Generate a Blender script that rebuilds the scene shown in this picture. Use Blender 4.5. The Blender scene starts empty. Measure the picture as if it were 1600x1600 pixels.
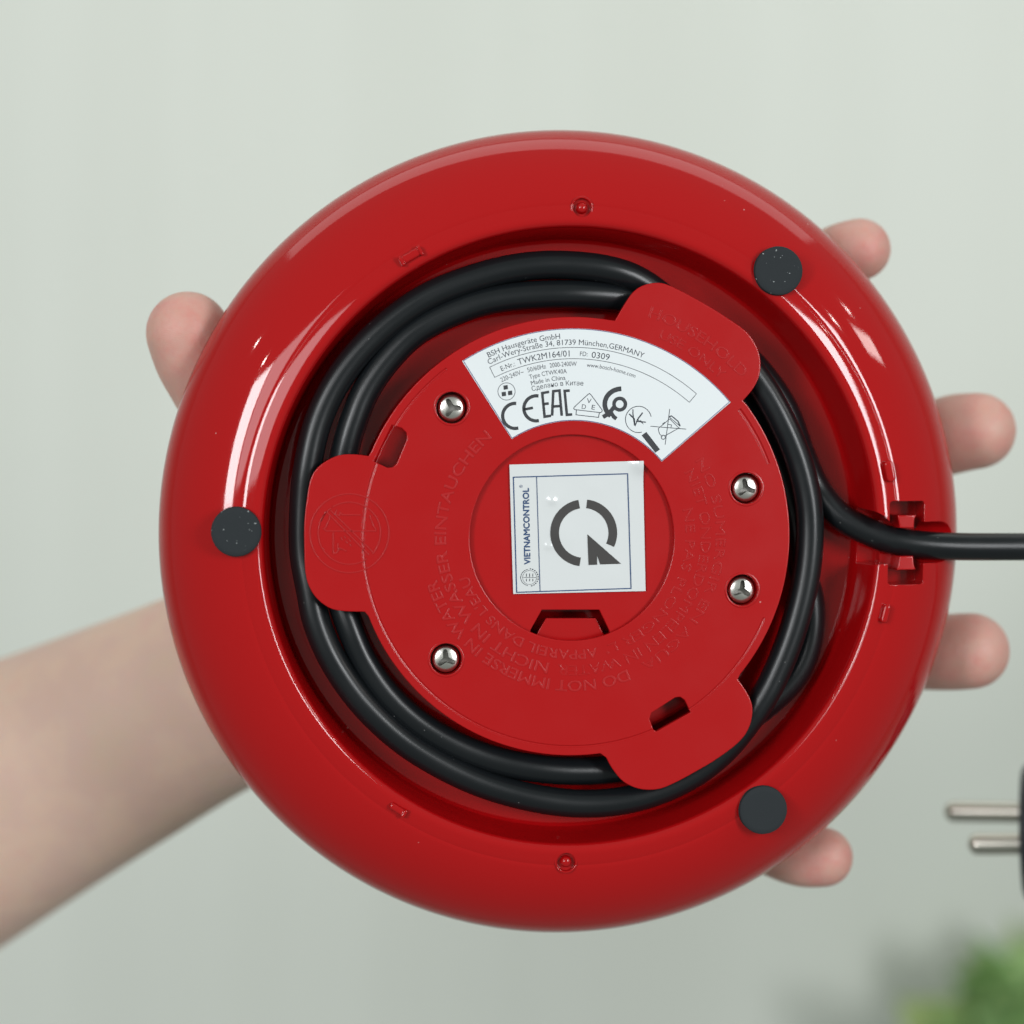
import bpy, bmesh, math, random
from mathutils import Vector, Matrix
from math import sin, cos, pi, radians, atan2, hypot, sqrt
random.seed(7)

# ------------------------------------------------------------------ scale
# modelling unit "u" = 0.127 mm; the photograph's focus plane is 1600 u wide
S = 0.000127
D = 3200.0          # camera to focus plane, in u
H0 = 1.25           # height of the lens above the floor, metres
SC = bpy.context.scene
COL = SC.collection

# ------------------------------------------------------------------ camera
cd = bpy.data.cameras.new('camera')
cam = bpy.data.objects.new('camera', cd); COL.objects.link(cam)
cam.location = (0, -D*S, H0); cam.rotation_euler = (radians(90), 0, 0)
cd.sensor_width = 36; cd.lens = 36*D/1600.0
cd.clip_start = 0.01; cd.clip_end = 50
cd.dof.use_dof = True; cd.dof.focus_distance = (D+5)*S; cd.dof.aperture_fstop = 6.0
SC.camera = cam


# ------------------------------------------------------------------ world, light
w = bpy.data.worlds.new('World'); SC.world = w; w.use_nodes = True
bgn = w.node_tree.nodes['Background']
tcw = w.node_tree.nodes.new('ShaderNodeTexCoord'); sxw = w.node_tree.nodes.new('ShaderNodeSeparateXYZ')
mrw = w.node_tree.nodes.new('ShaderNodeMapRange'); mrw.inputs[1].default_value = -1; mrw.inputs[2].default_value = 1
rw = w.node_tree.nodes.new('ShaderNodeValToRGB')          # indoor surroundings: darker floor, pale walls and ceiling
rw.color_ramp.elements[0].position = 0.0; rw.color_ramp.elements[0].color = (0.44, 0.49, 0.455, 1)
rw.color_ramp.elements[1].position = 1.0; rw.color_ramp.elements[1].color = (0.74, 0.84, 0.78, 1)
for a_, b_ in ((tcw.outputs['Generated'], sxw.inputs[0]), (sxw.outputs['Z'], mrw.inputs[0]), (mrw.outputs[0], rw.inputs[0]), (rw.outputs[0], bgn.inputs[0])): w.node_tree.links.new(a_, b_)
w.node_tree.nodes['Background'].inputs[1].default_value = 0.42
SC.view_settings.view_transform = 'Standard'; SC.view_settings.look = 'None'
SC.view_settings.exposure = 0.08; SC.view_settings.gamma = 1

def area(name, loc, target, sx, sy, power, col, spread=180):
    ld = bpy.data.lights.new(name, 'AREA'); ld.shape = 'RECTANGLE'; ld.size = sx; ld.size_y = sy
    ld.energy = power; ld.color = col; ld.spread = radians(spread)
    o = bpy.data.objects.new(name, ld); COL.objects.link(o)
    o.location = loc
    d = (Vector(target)-Vector(loc)).normalized()
    o.rotation_euler = d.to_track_quat('-Z', 'Y').to_euler()
    return o
T = (0, 0, H0)
area('window_light_left', (-0.725, -1.04, H0+0.20), T, 0.21, 0.44, 6.6, (0.96, 0.98, 1.0))
area('curtain_light_left', (-0.43, -1.22, H0+0.235), T, 0.44, 0.42, 2.8, (0.98, 0.98, 1.0))
area('window_light_right', (0.84, -1.02, H0+0.17), T, 0.26, 0.50, 9.0, (0.96, 0.98, 1.0))
area('ceiling_light', (0.08, 0.33, H0+1.5), (0.08, 0.34, H0), 2.9, 0.5, 6.0, (1.0, 0.99, 0.96))
for k, (dx, dy, dz, ss, sv, pw) in enumerate(((-0.712, -0.51, 0.483, 0.028, 0.018, 0.13), (-0.57, -0.736, 0.366, 0.028, 0.018, 0.13), (0.711, -0.599, 0.368, 0.028, 0.018, 0.13), (0.823, -0.279, 0.495, 0.028, 0.018, 0.13), (0.864, -0.313, 0.394, 0.24, 0.10, 0.9))):
    area('room_lamp', (dx*1.25+(0.05 if dx > 0 else -0.05), dy*1.25, H0+dz*1.25+0.03), T, ss, sv, pw, (1.0, 0.95, 0.90))

# ------------------------------------------------------------------ helpers
def link(o, parent=None):
    COL.objects.link(o)
    if parent: o.parent = parent
    return o
def tag(o, label=None, cat=None, group=None, kind=None):
    if label: o['label'] = label
    if cat: o['category'] = cat
    if group: o['group'] = group
    if kind: o['kind'] = kind
    return o
def smooth(me, ang=35):
    bm = bmesh.new(); bm.from_mesh(me)
    bmesh.ops.recalc_face_normals(bm, faces=bm.faces)
    for f in bm.faces: f.smooth = abs(f.normal.z) < 0.99995
    a = radians(ang)
    for e in bm.edges:
        e.smooth = not (len(e.link_faces) == 2 and e.calc_face_angle(0) > a)
    bm.to_mesh(me); bm.free()
def mesh_obj(name, verts, faces, mat, parent=None, ang=35, scale=True, flat=False):
    """link verts/faces (in u) as one mesh object in metres"""
    me = bpy.data.meshes.new(name)
    k = S if scale else 1
    me.from_pydata([(v[0]*k, v[1]*k, v[2]*k) for v in verts], [], faces)
    me.update()
    if not flat: smooth(me, ang)
    if mat: me.materials.append(mat)
    return link(bpy.data.objects.new(name, me), parent)
def lathe(profile, n=256, closed=False):
    """revolve (r, z) around z; r == 0 makes a pole"""
    V = []; F = []; rows = []
    for r, z in profile:
        if r <= 1e-6: rows.append([len(V)]); V.append((0, 0, z))
        else:
            rows.append(list(range(len(V), len(V)+n)))
            V += [(r*cos(2*pi*i/n), r*sin(2*pi*i/n), z) for i in range(n)]
    pairs = list(zip(rows[:-1], rows[1:]))
    if closed: pairs.append((rows[-1], rows[0]))
    for a, b in pairs:
        for i in range(n):
            j = (i+1) % n
            if len(a) == 1 and len(b) == 1: continue
            if len(a) == 1: F.append((a[0], b[j], b[i]))
            elif len(b) == 1: F.append((a[i], a[j], b[0]))
            else: F.append((a[i], a[j], b[j], b[i]))
    return V, F
def join(*vf):
    V = []; F = []
    for v, f in vf:
        o = len(V); V += list(v); F += [tuple(i+o for i in q) for q in f]
    return V, F
def shift(vf, dx, dy, dz, rot=0.0):
    c, s = cos(rot), sin(rot)
    return [(x*c-y*s+dx, x*s+y*c+dy, z+dz) for x, y, z in vf[0]], vf[1]
def box(x0, x1, y0, y1, z0, z1):
    V = [(x, y, z) for z in (z0, z1) for y in (y0, y1) for x in (x0, x1)]
    return V, [(0, 2, 3, 1), (4, 5, 7, 6), (0, 1, 5, 4), (2, 6, 7, 3), (0, 4, 6, 2), (1, 3, 7, 5)]
def prism(poly, z0, z1):
    n = len(poly)
    V = [(x, y, z0) for x, y in poly]+[(x, y, z1) for x, y in poly]
    F = [tuple(range(n))[::-1], tuple(range(n, 2*n))]+[(i, (i+1) % n, n+(i+1) % n, n+i) for i in range(n)]
    return V, F
def tmp_obj(vf):
    me = bpy.data.meshes.new('tmp'); me.from_pydata([tuple(c*S for c in v) for v in vf[0]], [], vf[1])
    bm = bmesh.new(); bm.from_mesh(me); bmesh.ops.recalc_face_normals(bm, faces=bm.faces); bm.to_mesh(me); bm.free()
    return link(bpy.data.objects.new('tmp', me))
def boolean(base_vf, cuts, unions=()):
    """returns a mesh (metres): base minus every cutter, plus every union piece"""
    base = tmp_obj(base_vf); others = []
    for op, lst in (('DIFFERENCE', cuts), ('UNION', unions)):
        for c in lst:
            co = tmp_obj(c); others.append(co)
            m = base.modifiers.new('b', 'BOOLEAN'); m.operation = op; m.object = co; m.solver = 'EXACT'
    dg = bpy.context.evaluated_depsgraph_get()
    me = bpy.data.meshes.new_from_object(base.evaluated_get(dg))
    for o in others+[base]: bpy.data.objects.remove(o)
    return me
def curve_plate(loops, z, half, bevel, res=3):
    """plate with holes and rounded edges; loops = list of point lists (u), first is the outline"""
    cu = bpy.data.curves.new('c', 'CURVE'); cu.dimensions = '2D'; cu.fill_mode = 'BOTH'
    cu.extrude = (half-bevel)*S; cu.bevel_depth = bevel*S; cu.bevel_resolution = res; cu.offset = -bevel*S
    for pts in loops:
        sp = cu.splines.new('POLY'); sp.points.add(len(pts)-1); sp.use_cyclic_u = True
        for p, q in zip(sp.points, pts): p.co = (q[0]*S, q[1]*S, 0, 1)
    o = link(bpy.data.objects.new('c', cu))
    dg = bpy.context.evaluated_depsgraph_get()
    me = bpy.data.meshes.new_from_object(o.evaluated_get(dg))
    bpy.data.objects.remove(o)
    bm = bmesh.new(); bm.from_mesh(me); bmesh.ops.remove_doubles(bm, verts=bm.verts, dist=0.02*S)
    bm.to_mesh(me); bm.free()
    return [(v.co.x/S, v.co.y/S, v.co.z/S+z) for v in me.vertices], [tuple(p.vertices) for p in me.polygons]
def catmull(P, k=10, closed=False):
    out = []; n = len(P)
    rng = range(n if closed else n-1)
    for i in rng:
        p = [Vector(P[(i+j) % n] if closed else P[max(0, min(n-1, i+j))]) for j in (-1, 0, 1, 2)]
        for s in range(k):
            t = s/k
            out.append(0.5*((2*p[1])+(p[2]-p[0])*t+(2*p[0]-5*p[1]+4*p[2]-p[3])*t*t+(3*p[1]-p[0]-3*p[2]+p[3])*t**3))
    if not closed: out.append(Vector(P[-1]))
    return out
def tube(pts, rad, n=20, cap=True, flat=None):
    """sweep along 3-D points with per-point radius; flat = z-squash per point"""
    pts = [Vector(p) for p in pts]; V = []; F = []
    if not hasattr(rad, '__len__'): rad = [rad]*len(pts)
    t0 = (pts[1]-pts[0]).normalized()
    up = Vector((0, 0, 1)) if abs(t0.z) < 0.9 else Vector((1, 0, 0))
    nrm = (up-up.dot(t0)*t0).normalized()
    for i, p in enumerate(pts):
        t = (pts[min(i+1, len(pts)-1)]-pts[max(i-1, 0)]).normalized()
        nrm = (nrm-nrm.dot(t)*t).normalized(); b = t.cross(nrm)
        fz = 1 if flat is None else flat[i]
        for j in range(n):
            a = 2*pi*j/n
            V.append(tuple(p+nrm*cos(a)*rad[i]*fz+b*sin(a)*rad[i]))
    for i in range(len(pts)-1):
        for j in range(n):
            k = (j+1) % n
            F.append((i*n+j, i*n+k, (i+1)*n+k, (i+1)*n+j))
    if cap: F += [tuple(range(n))[::-1], tuple(range((len(pts)-1)*n, len(pts)*n))]
    return V, F
def sphere(c, r, n=20, sx=1, sy=1, sz=1):
    V, F = lathe([(r*sin(pi*i/n)if 0 < i < n else 0, -r*cos(pi*i/n)) for i in range(n+1)], 2*n)
    return [(c[0]+x*sx, c[1]+y*sy, c[2]+z*sz) for x, y, z in V], F

# ------------------------------------------------------------------ materials
def mat(name, col, rough=0.5, metal=0.0, spec=0.5, coat=0.0, bevel=0.0, sss=0.0):
    m = bpy.data.materials.new(name); m.use_nodes = True
    nt = m.node_tree; b = nt.nodes['Principled BSDF']
    b.inputs['Base Color'].default_value = (*col, 1); b.inputs['Roughness'].default_value = rough
    b.inputs['Metallic'].default_value = metal; b.inputs['Specular IOR Level'].default_value = spec
    b.inputs['Coat Weight'].default_value = coat
    if bevel:
        bv = nt.nodes.new('ShaderNodeBevel'); bv.samples = 6; bv.inputs[0].default_value = bevel*S
        nt.links.new(bv.outputs[0], b.inputs['Normal'])
    return m
def N(m, t, **kw):
    n = m.node_tree.nodes.new(t)
    for k, v in kw.items():
        if k in n.inputs: n.inputs[k].default_value = v
        else: setattr(n, k, v)
    return n
def LK(m, a, b): m.node_tree.links.new(a, b)
def ramp(m, fac, stops):
    r = N(m, 'ShaderNodeValToRGB')
    el = r.color_ramp.elements
    while len(el) < len(stops): el.new(0.5)
    for e, (p, c) in zip(el, stops): e.position = p; e.color = (*c, 1) if len(c) == 3 else c
    LK(m, fac, r.inputs[0]); return r
def obj_coord(m):
    return N(m, 'ShaderNodeTexCoord').outputs['Object']
def noise(m, scale, detail=3, rough=0.5, vec=None):
    n = N(m, 'ShaderNodeTexNoise'); n.inputs['Scale'].default_value = scale
    n.inputs['Detail'].default_value = detail; n.inputs['Roughness'].default_value = rough
    LK(m, vec or obj_coord(m), n.inputs['Vector']); return n.outputs['Fac']
def bump(m, h, strength, dist, base=None):
    b = N(m, 'ShaderNodeBump'); b.inputs['Strength'].default_value = strength; b.inputs['Distance'].default_value = dist
    LK(m, h, b.inputs['Height'])
    if base: LK(m, base, b.inputs['Normal'])
    return b.outputs[0]
def red_plastic(name, col, rough, r2, bev, scratch=0.0):
    """moulded ABS: faint roughness variation, dust specks, very light sink waviness"""
    m = mat(name, col, rough, spec=0.42, bevel=bev); b = m.node_tree.nodes['Principled BSDF']
    bv = [n for n in m.node_tree.nodes if n.type == 'BEVEL'][0]
    r = ramp(m, noise(m, 90, 4), [(0.35, (rough,)*3), (0.75, (r2,)*3)]); LK(m, r.outputs[0], b.inputs['Roughness'])
    LK(m, bump(m, noise(m, 26, 1), 0.035, 0.0006, bv.outputs[0]), b.inputs['Normal'])
    # dust: sparse pale specks
    vo = N(m, 'ShaderNodeTexVoronoi'); vo.inputs['Scale'].default_value = 240; LK(m, obj_coord(m), vo.inputs['Vector'])
    sp = ramp(m, vo.outputs['Distance'], [(0.0, (1, 1, 1)), (0.035, (1, 1, 1)), (0.05, (0, 0, 0))])
    pick = ramp(m, noise(m, 420, 0), [(0.62, (0, 0, 0)), (0.66, (0.55,)*3)])
    mu = N(m, 'ShaderNodeMath', operation='MULTIPLY'); LK(m, sp.outputs[0], mu.inputs[0]); LK(m, pick.outputs[0], mu.inputs[1])
    mx = N(m, 'ShaderNodeMix', data_type='RGBA'); LK(m, mu.outputs[0], mx.inputs[0])
    mx.inputs[6].default_value = (*col, 1); mx.inputs[7].default_value = (0.6, 0.35, 0.33, 1)
    LK(m, mx.outputs[2], b.inputs['Base Color'])
    return m
M = {}
M['red_gloss'] = red_plastic('red_gloss_plastic', (0.365, 0.0032, 0.0045), 0.035, 0.085, 2.0)
M['red_satin'] = red_plastic('red_satin_plastic', (0.375, 0.0032, 0.0045), 0.20, 0.26, 1.6)
M['red_letter'] = mat('red_moulded_letter', (0.39, 0.0065, 0.008), 0.30, bevel=0.7)
M['red_faint'] = mat('red_moulded_letter_faint', (0.375, 0.0032, 0.0045), 0.25, bevel=0.7)
def black_rubber():
    m = mat('black_cord_pvc', (0.006, 0.0075, 0.009), 0.32, spec=0.36); b = m.node_tree.nodes['Principled BSDF']
    LK(m, bump(m, noise(m, 900, 3), 0.12, 0.00005, bump(m, noise(m, 70, 2), 0.10, 0.0006)), b.inputs['Normal'])
    vo = N(m, 'ShaderNodeTexVoronoi'); vo.inputs['Scale'].default_value = 300; LK(m, obj_coord(m), vo.inputs['Vector'])
    sp = ramp(m, vo.outputs['Distance'], [(0.0, (0.10, 0.10, 0.10)), (0.03, (0.10, 0.10, 0.10)), (0.045, (0.006, 0.0075, 0.009))])
    LK(m, sp.outputs[0], b.inputs['Base Color'])
    r = ramp(m, noise(m, 60, 3), [(0.3, (0.27,)*3), (0.7, (0.36,)*3)]); LK(m, r.outputs[0], b.inputs['Roughness'])
    return m
M['cord'] = black_rubber()
def foot_rubber(name, dust):
    m = mat(name, (0.022, 0.026, 0.029), 0.8, spec=0.2); b = m.node_tree.nodes['Principled BSDF']
    vo = N(m, 'ShaderNodeTexVoronoi'); vo.inputs['Scale'].default_value = 1150; LK(m, obj_coord(m), vo.inputs['Vector'])
    sp = ramp(m, vo.outputs['Distance'], [(0.0, (1, 1, 1)), (0.16, (1, 1, 1)), (0.26, (0, 0, 0))])
    pick = ramp(m, noise(m, 1500, 1), [(dust, (0, 0, 0)), (dust+0.05, (1, 1, 1))])
    mu = N(m, 'ShaderNodeMath', operation='MULTIPLY'); LK(m, sp.outputs[0], mu.inputs[0]); LK(m, pick.outputs[0], mu.inputs[1])
    mx = N(m, 'ShaderNodeMix', data_type='RGBA'); LK(m, mu.outputs[0], mx.inputs[0])
    mx.inputs[6].default_value = (0.022, 0.026, 0.029, 1); mx.inputs[7].default_value = (0.42, 0.45, 0.45, 1)
    LK(m, mx.outputs[2], b.inputs['Base Color'])
    LK(m, bump(m, noise(m, 2500, 2), 0.35, 0.00008), b.inputs['Normal'])
    return m
M['foot'] = foot_rubber('dark_rubber_foot', 0.74); M['foot_dusty'] = foot_rubber('dark_rubber_foot_dusty', 0.63)
M['steel'] = mat('screw_steel', (0.66, 0.64, 0.60), 0.27, metal=1.0)
LK(M['steel'], bump(M['steel'], noise(M['steel'], 1600, 3), 0.15, 0.00006), M['steel'].node_tree.nodes['Principled BSDF'].inputs['Normal'])
M['steel_shade'] = mat('screw_recess_shade', (0.30, 0.29, 0.27), 0.45, metal=1.0)  # same screw steel, darkened to paint the shade inside the recess
M['pin'] = mat('plug_pin_metal', (0.56, 0.53, 0.47), 0.28, metal=1.0)
M['paper'] = mat('label_white', (0.665, 0.70, 0.715), 0.42)
LK(M['paper'], bump(M['paper'], noise(M['paper'], 300, 3), 0.06, 0.0001), M['paper'].node_tree.nodes['Principled BSDF'].inputs['Normal'])
M['foil'] = mat('sticker_silver_white', (0.68, 0.70, 0.705), 0.16, metal=0.12)
LK(M['foil'], bump(M['foil'], noise(M['foil'], 60, 2), 0.25, 0.0004), M['foil'].node_tree.nodes['Principled BSDF'].inputs['Normal'])
M['ink'] = mat('print_black', (0.022, 0.025, 0.030), 0.5)
M['ink_text'] = mat('print_dark_grey', (0.022, 0.028, 0.042), 0.5)
M['ink_edge'] = mat('print_indigo', (0.05, 0.03, 0.15), 0.5)
M['ink_blue'] = mat('print_blue', (0.018, 0.055, 0.15), 0.4)
M['ink_q'] = mat('print_charcoal', (0.040, 0.037, 0.036), 0.4)
M['black_plug'] = mat('plug_black_pvc', (0.012, 0.015, 0.020), 0.42)

# ------------------------------------------------------------------ frames
# scene frame: x right, y up, z toward the camera, origin at the focus point in the middle of the picture
FR = Matrix(((1, 0, 0, 0), (0, 0, -1, 0), (0, 1, 0, H0), (0, 0, 0, 1)))
def W(u, v, z):             # the point at depth z seen at picture position u, v
    k = (D-z)/D
    return Vector(((u-800)*k, (800-v)*k, z))
CU, CV = 897.0, 839.0
kz = Vector((0.098, -0.033, 1)).normalized()
kx = Vector((0, 1, 0)).cross(kz).normalized(); ky = kz.cross(kx)
KO = Vector((CU-800, 800-CV, 0))
KM = Matrix.Translation(Vector((KO.x*S, KO.y*S, 0))) @ Matrix(((kx.x, ky.x, kz.x, 0), (kx.y, ky.y, kz.y, 0), (kx.z, ky.z, kz.z, 0), (0, 0, 0, 1)))
def L(u, v, z=0.0):         # where the sight line through u, v meets the base's own plane at height z
    c = Vector((0, 0, D)); d = Vector((u-800, 800-v, -D))
    p0 = KO+kz*z
    t = (p0-c).dot(kz)/d.dot(kz)
    q = c+d*t-KO
    return Vector((q.dot(kx), q.dot(ky), q.dot(kz)))
def L2(u, v, z=0.0):
    q = L(u, v, z); return (q.x, q.y)

# ------------------------------------------------------------------ wall behind
mw = mat('painted_wall', (0.60, 0.655, 0.60), 0.8, spec=0.25)
b = mw.node_tree.nodes['Principled BSDF']
n1 = ramp(mw, noise(mw, 2.2, 3), [(0.3, (0.76, 0.785, 0.725)), (0.7, (0.80, 0.82, 0.76))])
mp = N(mw, 'ShaderNodeMapping'); mp.inputs['Scale'].default_value = (16, 1, 0.7); LK(mw, obj_coord(mw), mp.inputs['Vector'])
st_ = ramp(mw, noise(mw, 1.0, 3, 0.6, mp.outputs[0]), [(0.35, (0.965, 0.965, 0.96)), (0.65, (1, 1, 1))])
mm = N(mw, 'ShaderNodeMix', data_type='RGBA', blend_type='MULTIPLY'); mm.inputs[0].default_value = 1
LK(mw, n1.outputs[0], mm.inputs[6]); LK(mw, st_.outputs[0], mm.inputs[7]); LK(mw, mm.outputs[2], b.inputs['Base Color'])
wv = N(mw, 'ShaderNodeTexWave', wave_type='BANDS', bands_direction='X'); wv.inputs['Scale'].default_value = 22; wv.inputs['Distortion'].default_value = 1.5
LK(mw, obj_coord(mw), wv.inputs['Vector'])
LK(mw, bump(mw, wv.outputs['Fac'], 0.10, 0.002), b.inputs['Normal'])
WY = 0.62
wall = mesh_obj('wall', [(-3, WY, -0.02), (3, WY, -0.02), (3, WY, 2.8), (-3, WY, 2.8), (-3, WY+.1, -0.02), (3, WY+.1, -0.02), (3, WY+.1, 2.8), (-3, WY+.1, 2.8)],
                [(0, 1, 2, 3), (7, 6, 5, 4), (0, 4, 5, 1), (3, 2, 6, 7), (0, 3, 7, 4), (1, 5, 6, 2)], mw, scale=False)
tag(wall, kind='structure')

# ------------------------------------------------------------------ kettle base
base = bpy.data.objects.new('kettle_base', None); COL.objects.link(base)
base.empty_display_size = 0.02
base.matrix_world = FR @ KM
tag(base, 'round glossy red kettle base seen from below with its black cord wound inside', 'kettle base')

# housing: solid of revolution, channel floor - wall - lip - flat band - crease - dome - back
ZF = -100
prof = [(0, ZF), (150, ZF), (300, ZF), (450, ZF), (467, ZF+1.2), (472, ZF+4.5), (474.5, ZF+12)]
prof += [(474.5+7.5*t, ZF+12+(-6-ZF-12)*t) for t in (0.25, 0.5, 0.75, 1.0)]
prof += [(482.6, -2), (484.2, 1.6), (487, 4.4), (490, 5.9), (493.5, 6.4), (497, 6.2), (500, 5.7), (508, 4.0), (513.6, 2.6), (516.2, 1.5), (518.4, 1.75)]
for i in range(1, 40):
    a = i/40*pi/2
    prof.append((518.4+132.6*sin(a), 1.8-130*(1-cos(a))-0.19*133*sin(a)*cos(a)))
for i in range(0, 22):
    a = i/22*pi/2
    prof.append((540+111*cos(a), -127.6-117*sin(a)))
prof += [(540, -244.2), (400, -247), (0, -248)]
prof2 = [prof[0]]
for p in prof[1:]:
    if hypot(p[0]-prof2[-1][0], p[1]-prof2[-1][1]) > 0.3: prof2.append(p)
housing_vf = lathe(prof2, 360)

def rrect(x0, x1, y0, y1, r, k=5):
    out = []
    for cx, cy, a0 in ((x1-r, y1-r, 0), (x0+r, y1-r, 90), (x0+r, y0+r, 180), (x1-r, y0+r, 270)):
        out += [(cx+r*cos(radians(a0+90*i/k)), cy+r*sin(radians(a0+90*i/k))) for i in range(k+1)]
    return out
def cyl(cx, cy, r, z0, z1, n=32): return prism([(cx+r*cos(2*pi*i/n), cy+r*sin(2*pi*i/n)) for i in range(n)], z0, z1)
sl_t = L2(1450, 816)[1]; sl_b = L2(1450, 881)[1]
# cord slot with a round bottom
slot_poly = [(sl_t, 60), (sl_t, -20)]+[((sl_t+sl_b)/2+(sl_t-sl_b)/2*cos(radians(a)), -34-(sl_t-sl_b)/2*sin(radians(a))) for a in range(0, 181, 15)]+[(sl_b, -20), (sl_b, 60)]
V = [(x, y, z) for x in (440.3, 720) for y, z in slot_poly]; n = len(slot_poly)
slot = (V, [tuple(range(n)), tuple(range(n, 2*n))[::-1]]+[(i, i+n, (i+1) % n+n, (i+1) % n) for i in range(n)])
pt = [L2(*p) for p in ((1389, 783), (1449, 783), (1449, 822), (1389, 822))]
pb = [L2(*p) for p in ((1386, 876), (1447, 876), (1447, 914), (1386, 914))]
cuts = [slot, prism([L2(*p) for p in ((1330, 782), (1358, 794), (1380, 806), (1391, 817), (1391, 880), (1330, 886))], -84, 60),
        prism(rrect(pt[0][0], pt[1][0], pt[3][1]-8, pt[0][1], 5), -62, 60),
        prism(rrect(pb[0][0], pb[1][0], pb[3][1], pb[0][1]+8, 6), -62, 60)]
for u, v in ((909, 325), (884, 1346)):
    x, y = L2(u, v); cuts.append(cyl(x, y, 14.5, -3.5, 40))
me = boolean(housing_vf, cuts)
smooth(me, 28); me.materials.append(M['red_gloss'])
housing = link(bpy.data.objects.new('housing', me), base)

for u, v in ((909, 325), (884, 1346)):
    x, y = L2(u, v)
    vf = lathe([(0, 7), (3.5, 6.6), (6.4, 5), (8.2, 2), (9.2, -2), (9.6, -8)], 32)
    rg = lathe([(14.4, -2), (14.8, 4.8), (16.2, 5.6), (17.8, 5.0), (18.6, -2)], 40)
    mesh_obj('locating_pin', *join(shift(vf, x, y, 1), shift(rg, x, y, -1.2)), M['red_gloss'], housing)
def bumper(u, v, length, width, height, tang, nibs, z):
    x, y = L2(u, v)
    pl = curve_plate([rrect(-length/2, length/2, -width/2, width/2, width*0.42)], z+height/2-2, height/2+2, 3.6)
    parts = [pl]
    for nx in nibs: parts.append(shift(curve_plate([rrect(-3, 3, -width*.62, width*.62, 2.6)], z+height/2-1, height/2+3, 2.0), nx, 0, 0))
    mesh_obj('moulded_rib', *shift(join(*parts), x, y, 0, tang), M['red_gloss'], housing)
bumper(641, 401, 38, 13, 9, atan2(*(lambda q: (q[0], -q[1]))(L2(641, 401)))+0, (-17, 16), 4)
bumper(621, 1263, 28, 11, 8, atan2(*(lambda q: (q[0], -q[1]))(L2(621, 1263))), (12,), 4)
bumper(1387, 736, 34, 15, 11, atan2(*(lambda q: (q[0], -q[1]))(L2(1387, 736))), (), 4)
bumper(1381, 958, 30, 11, 9, atan2(*(lambda q: (q[0], -q[1]))(L2(1381, 958))), (), 4)
# cord clamp teeth beside the exit slot
for pts in (((1402, 805), (1432, 805), (1429, 811), (1428, 825), (1406, 825), (1404, 812)),
            ((1406, 869), (1427, 869), (1428, 882), (1431, 890), (1401, 891), (1404, 882))):
    pl = curve_plate([[L2(*p, -14) for p in pts]], -38, 24, 1.8)
    mesh_obj('cord_clamp', *pl, M['red_satin'], housing)

# rubber feet
for i, (u, v) in enumerate(((369, 831), (1217, 423), (1193, 1266))):
    x, y = L2(u, v, 14)
    f = mesh_obj('rubber_foot', *shift(lathe([(0, 15.4), (30, 15.3), (35.5, 15.0), (37.6, 13.6), (38.4, 11.0), (38.6, -16)], 64), 0, 0, 0), M['foot_dusty' if i < 2 else 'foot'], base)
    f.location = (x*S, y*S, 0); f.rotation_euler.z = i*1.3
    if i == 1: f['label'] = 'dark rubber foot speckled with white dust'

# hub that the cord is wound round
mesh_obj('cord_hub', *lathe([(232, ZF+.5), (232, -50), (300, -50), (328, -51), (333, -56), (334, ZF+.5)], 160), M['red_satin'], base)

# cord-wrap disc with three tabs
def circ(r, n=180, c=(0, 0), a0=0, a1=2*pi): return [(c[0]+r*cos(a0+(a1-a0)*i/n), c[1]+r*sin(a0+(a1-a0)*i/n)) for i in range(n)]
tabs = [[(961, 501), (975, 477), (990, 456), (1007.5, 445), (1032, 442), (1057, 451), (1100, 474), (1137, 497), (1165, 517), (1180, 537), (1188, 560), (1187, 585), (1177, 607), (1161, 626)],
        [(1153, 1061), (1170, 1087), (1176, 1110), (1170, 1138), (1153, 1161), (1118.6, 1187), (1084, 1207.5), (1055, 1223), (1029, 1233), (1000.7, 1233), (975, 1222), (957.5, 1202), (947.5, 1184)],
        [(570, 956), (537.5, 955), (515, 950), (495, 935), (482.5, 915), (477, 892), (475.5, 855), (475.5, 817), (479.5, 780), (485, 750), (495, 732), (512, 719), (532, 711), (555, 710), (576, 712.5)]]
outline = []; R0 = 343.0
tl = [[L2(*p) for p in t] for t in tabs]
for i, t in enumerate(tl):                      # clockwise
    sm = [(q.x, q.y) for q in catmull([Vector((*p, 0)) for p in t], 6)]
    outline += sm
    nx = tl[(i+1) % 3][0]; a0 = atan2(t[-1][1], t[-1][0]); a1 = atan2(nx[1], nx[0])
    while a1 > a0: a1 -= 2*pi
    steps = max(4, int(abs(a1-a0)*40))
    outline += [(R0*cos(a0+(a1-a0)*k/steps), R0*sin(a0+(a1-a0)*k/steps)) for k in range(1, steps)]
holes = [[L2(*p) for p in ((612, 664), (628, 669), (635, 676), (636, 686), (620, 724), (614, 730), (606, 731), (584, 721))],
         [L2(*p) for p in ((1055, 1090), (1063, 1089), (1070, 1094), (1079, 1113), (1026, 1143), (1021, 1140), (1015, 1123), (1018, 1114))]]
SCREWS = [(706, 637), (1166, 763), (1160, 922), (697, 1030)]
sc = [L2(*p) for p in SCREWS]
RC = L2(894.5, 840.5)
plate = curve_plate([outline, circ(161, 120, RC)]+holes+[circ(24.5, 40, c) for c in sc], -6, 6, 1.4)
def arc_tube(r, a0, a1, rad, z, n=120):
    return tube([(r*cos(radians(a0+(a1-a0)*i/n)), r*sin(radians(a0+(a1-a0)*i/n)), z) for i in range(n+1)], rad, 10)
me = boolean(plate, [arc_tube(329, 127.5, 337, 2.3, 0.9), arc_tube(329, 20.5, 37.5, 3.0, 0.9, 40)])
smooth(me, 30); me.materials.append(M['red_satin'])
disc = link(bpy.data.objects.new('cord_wrap_disc', me), base)
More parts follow.
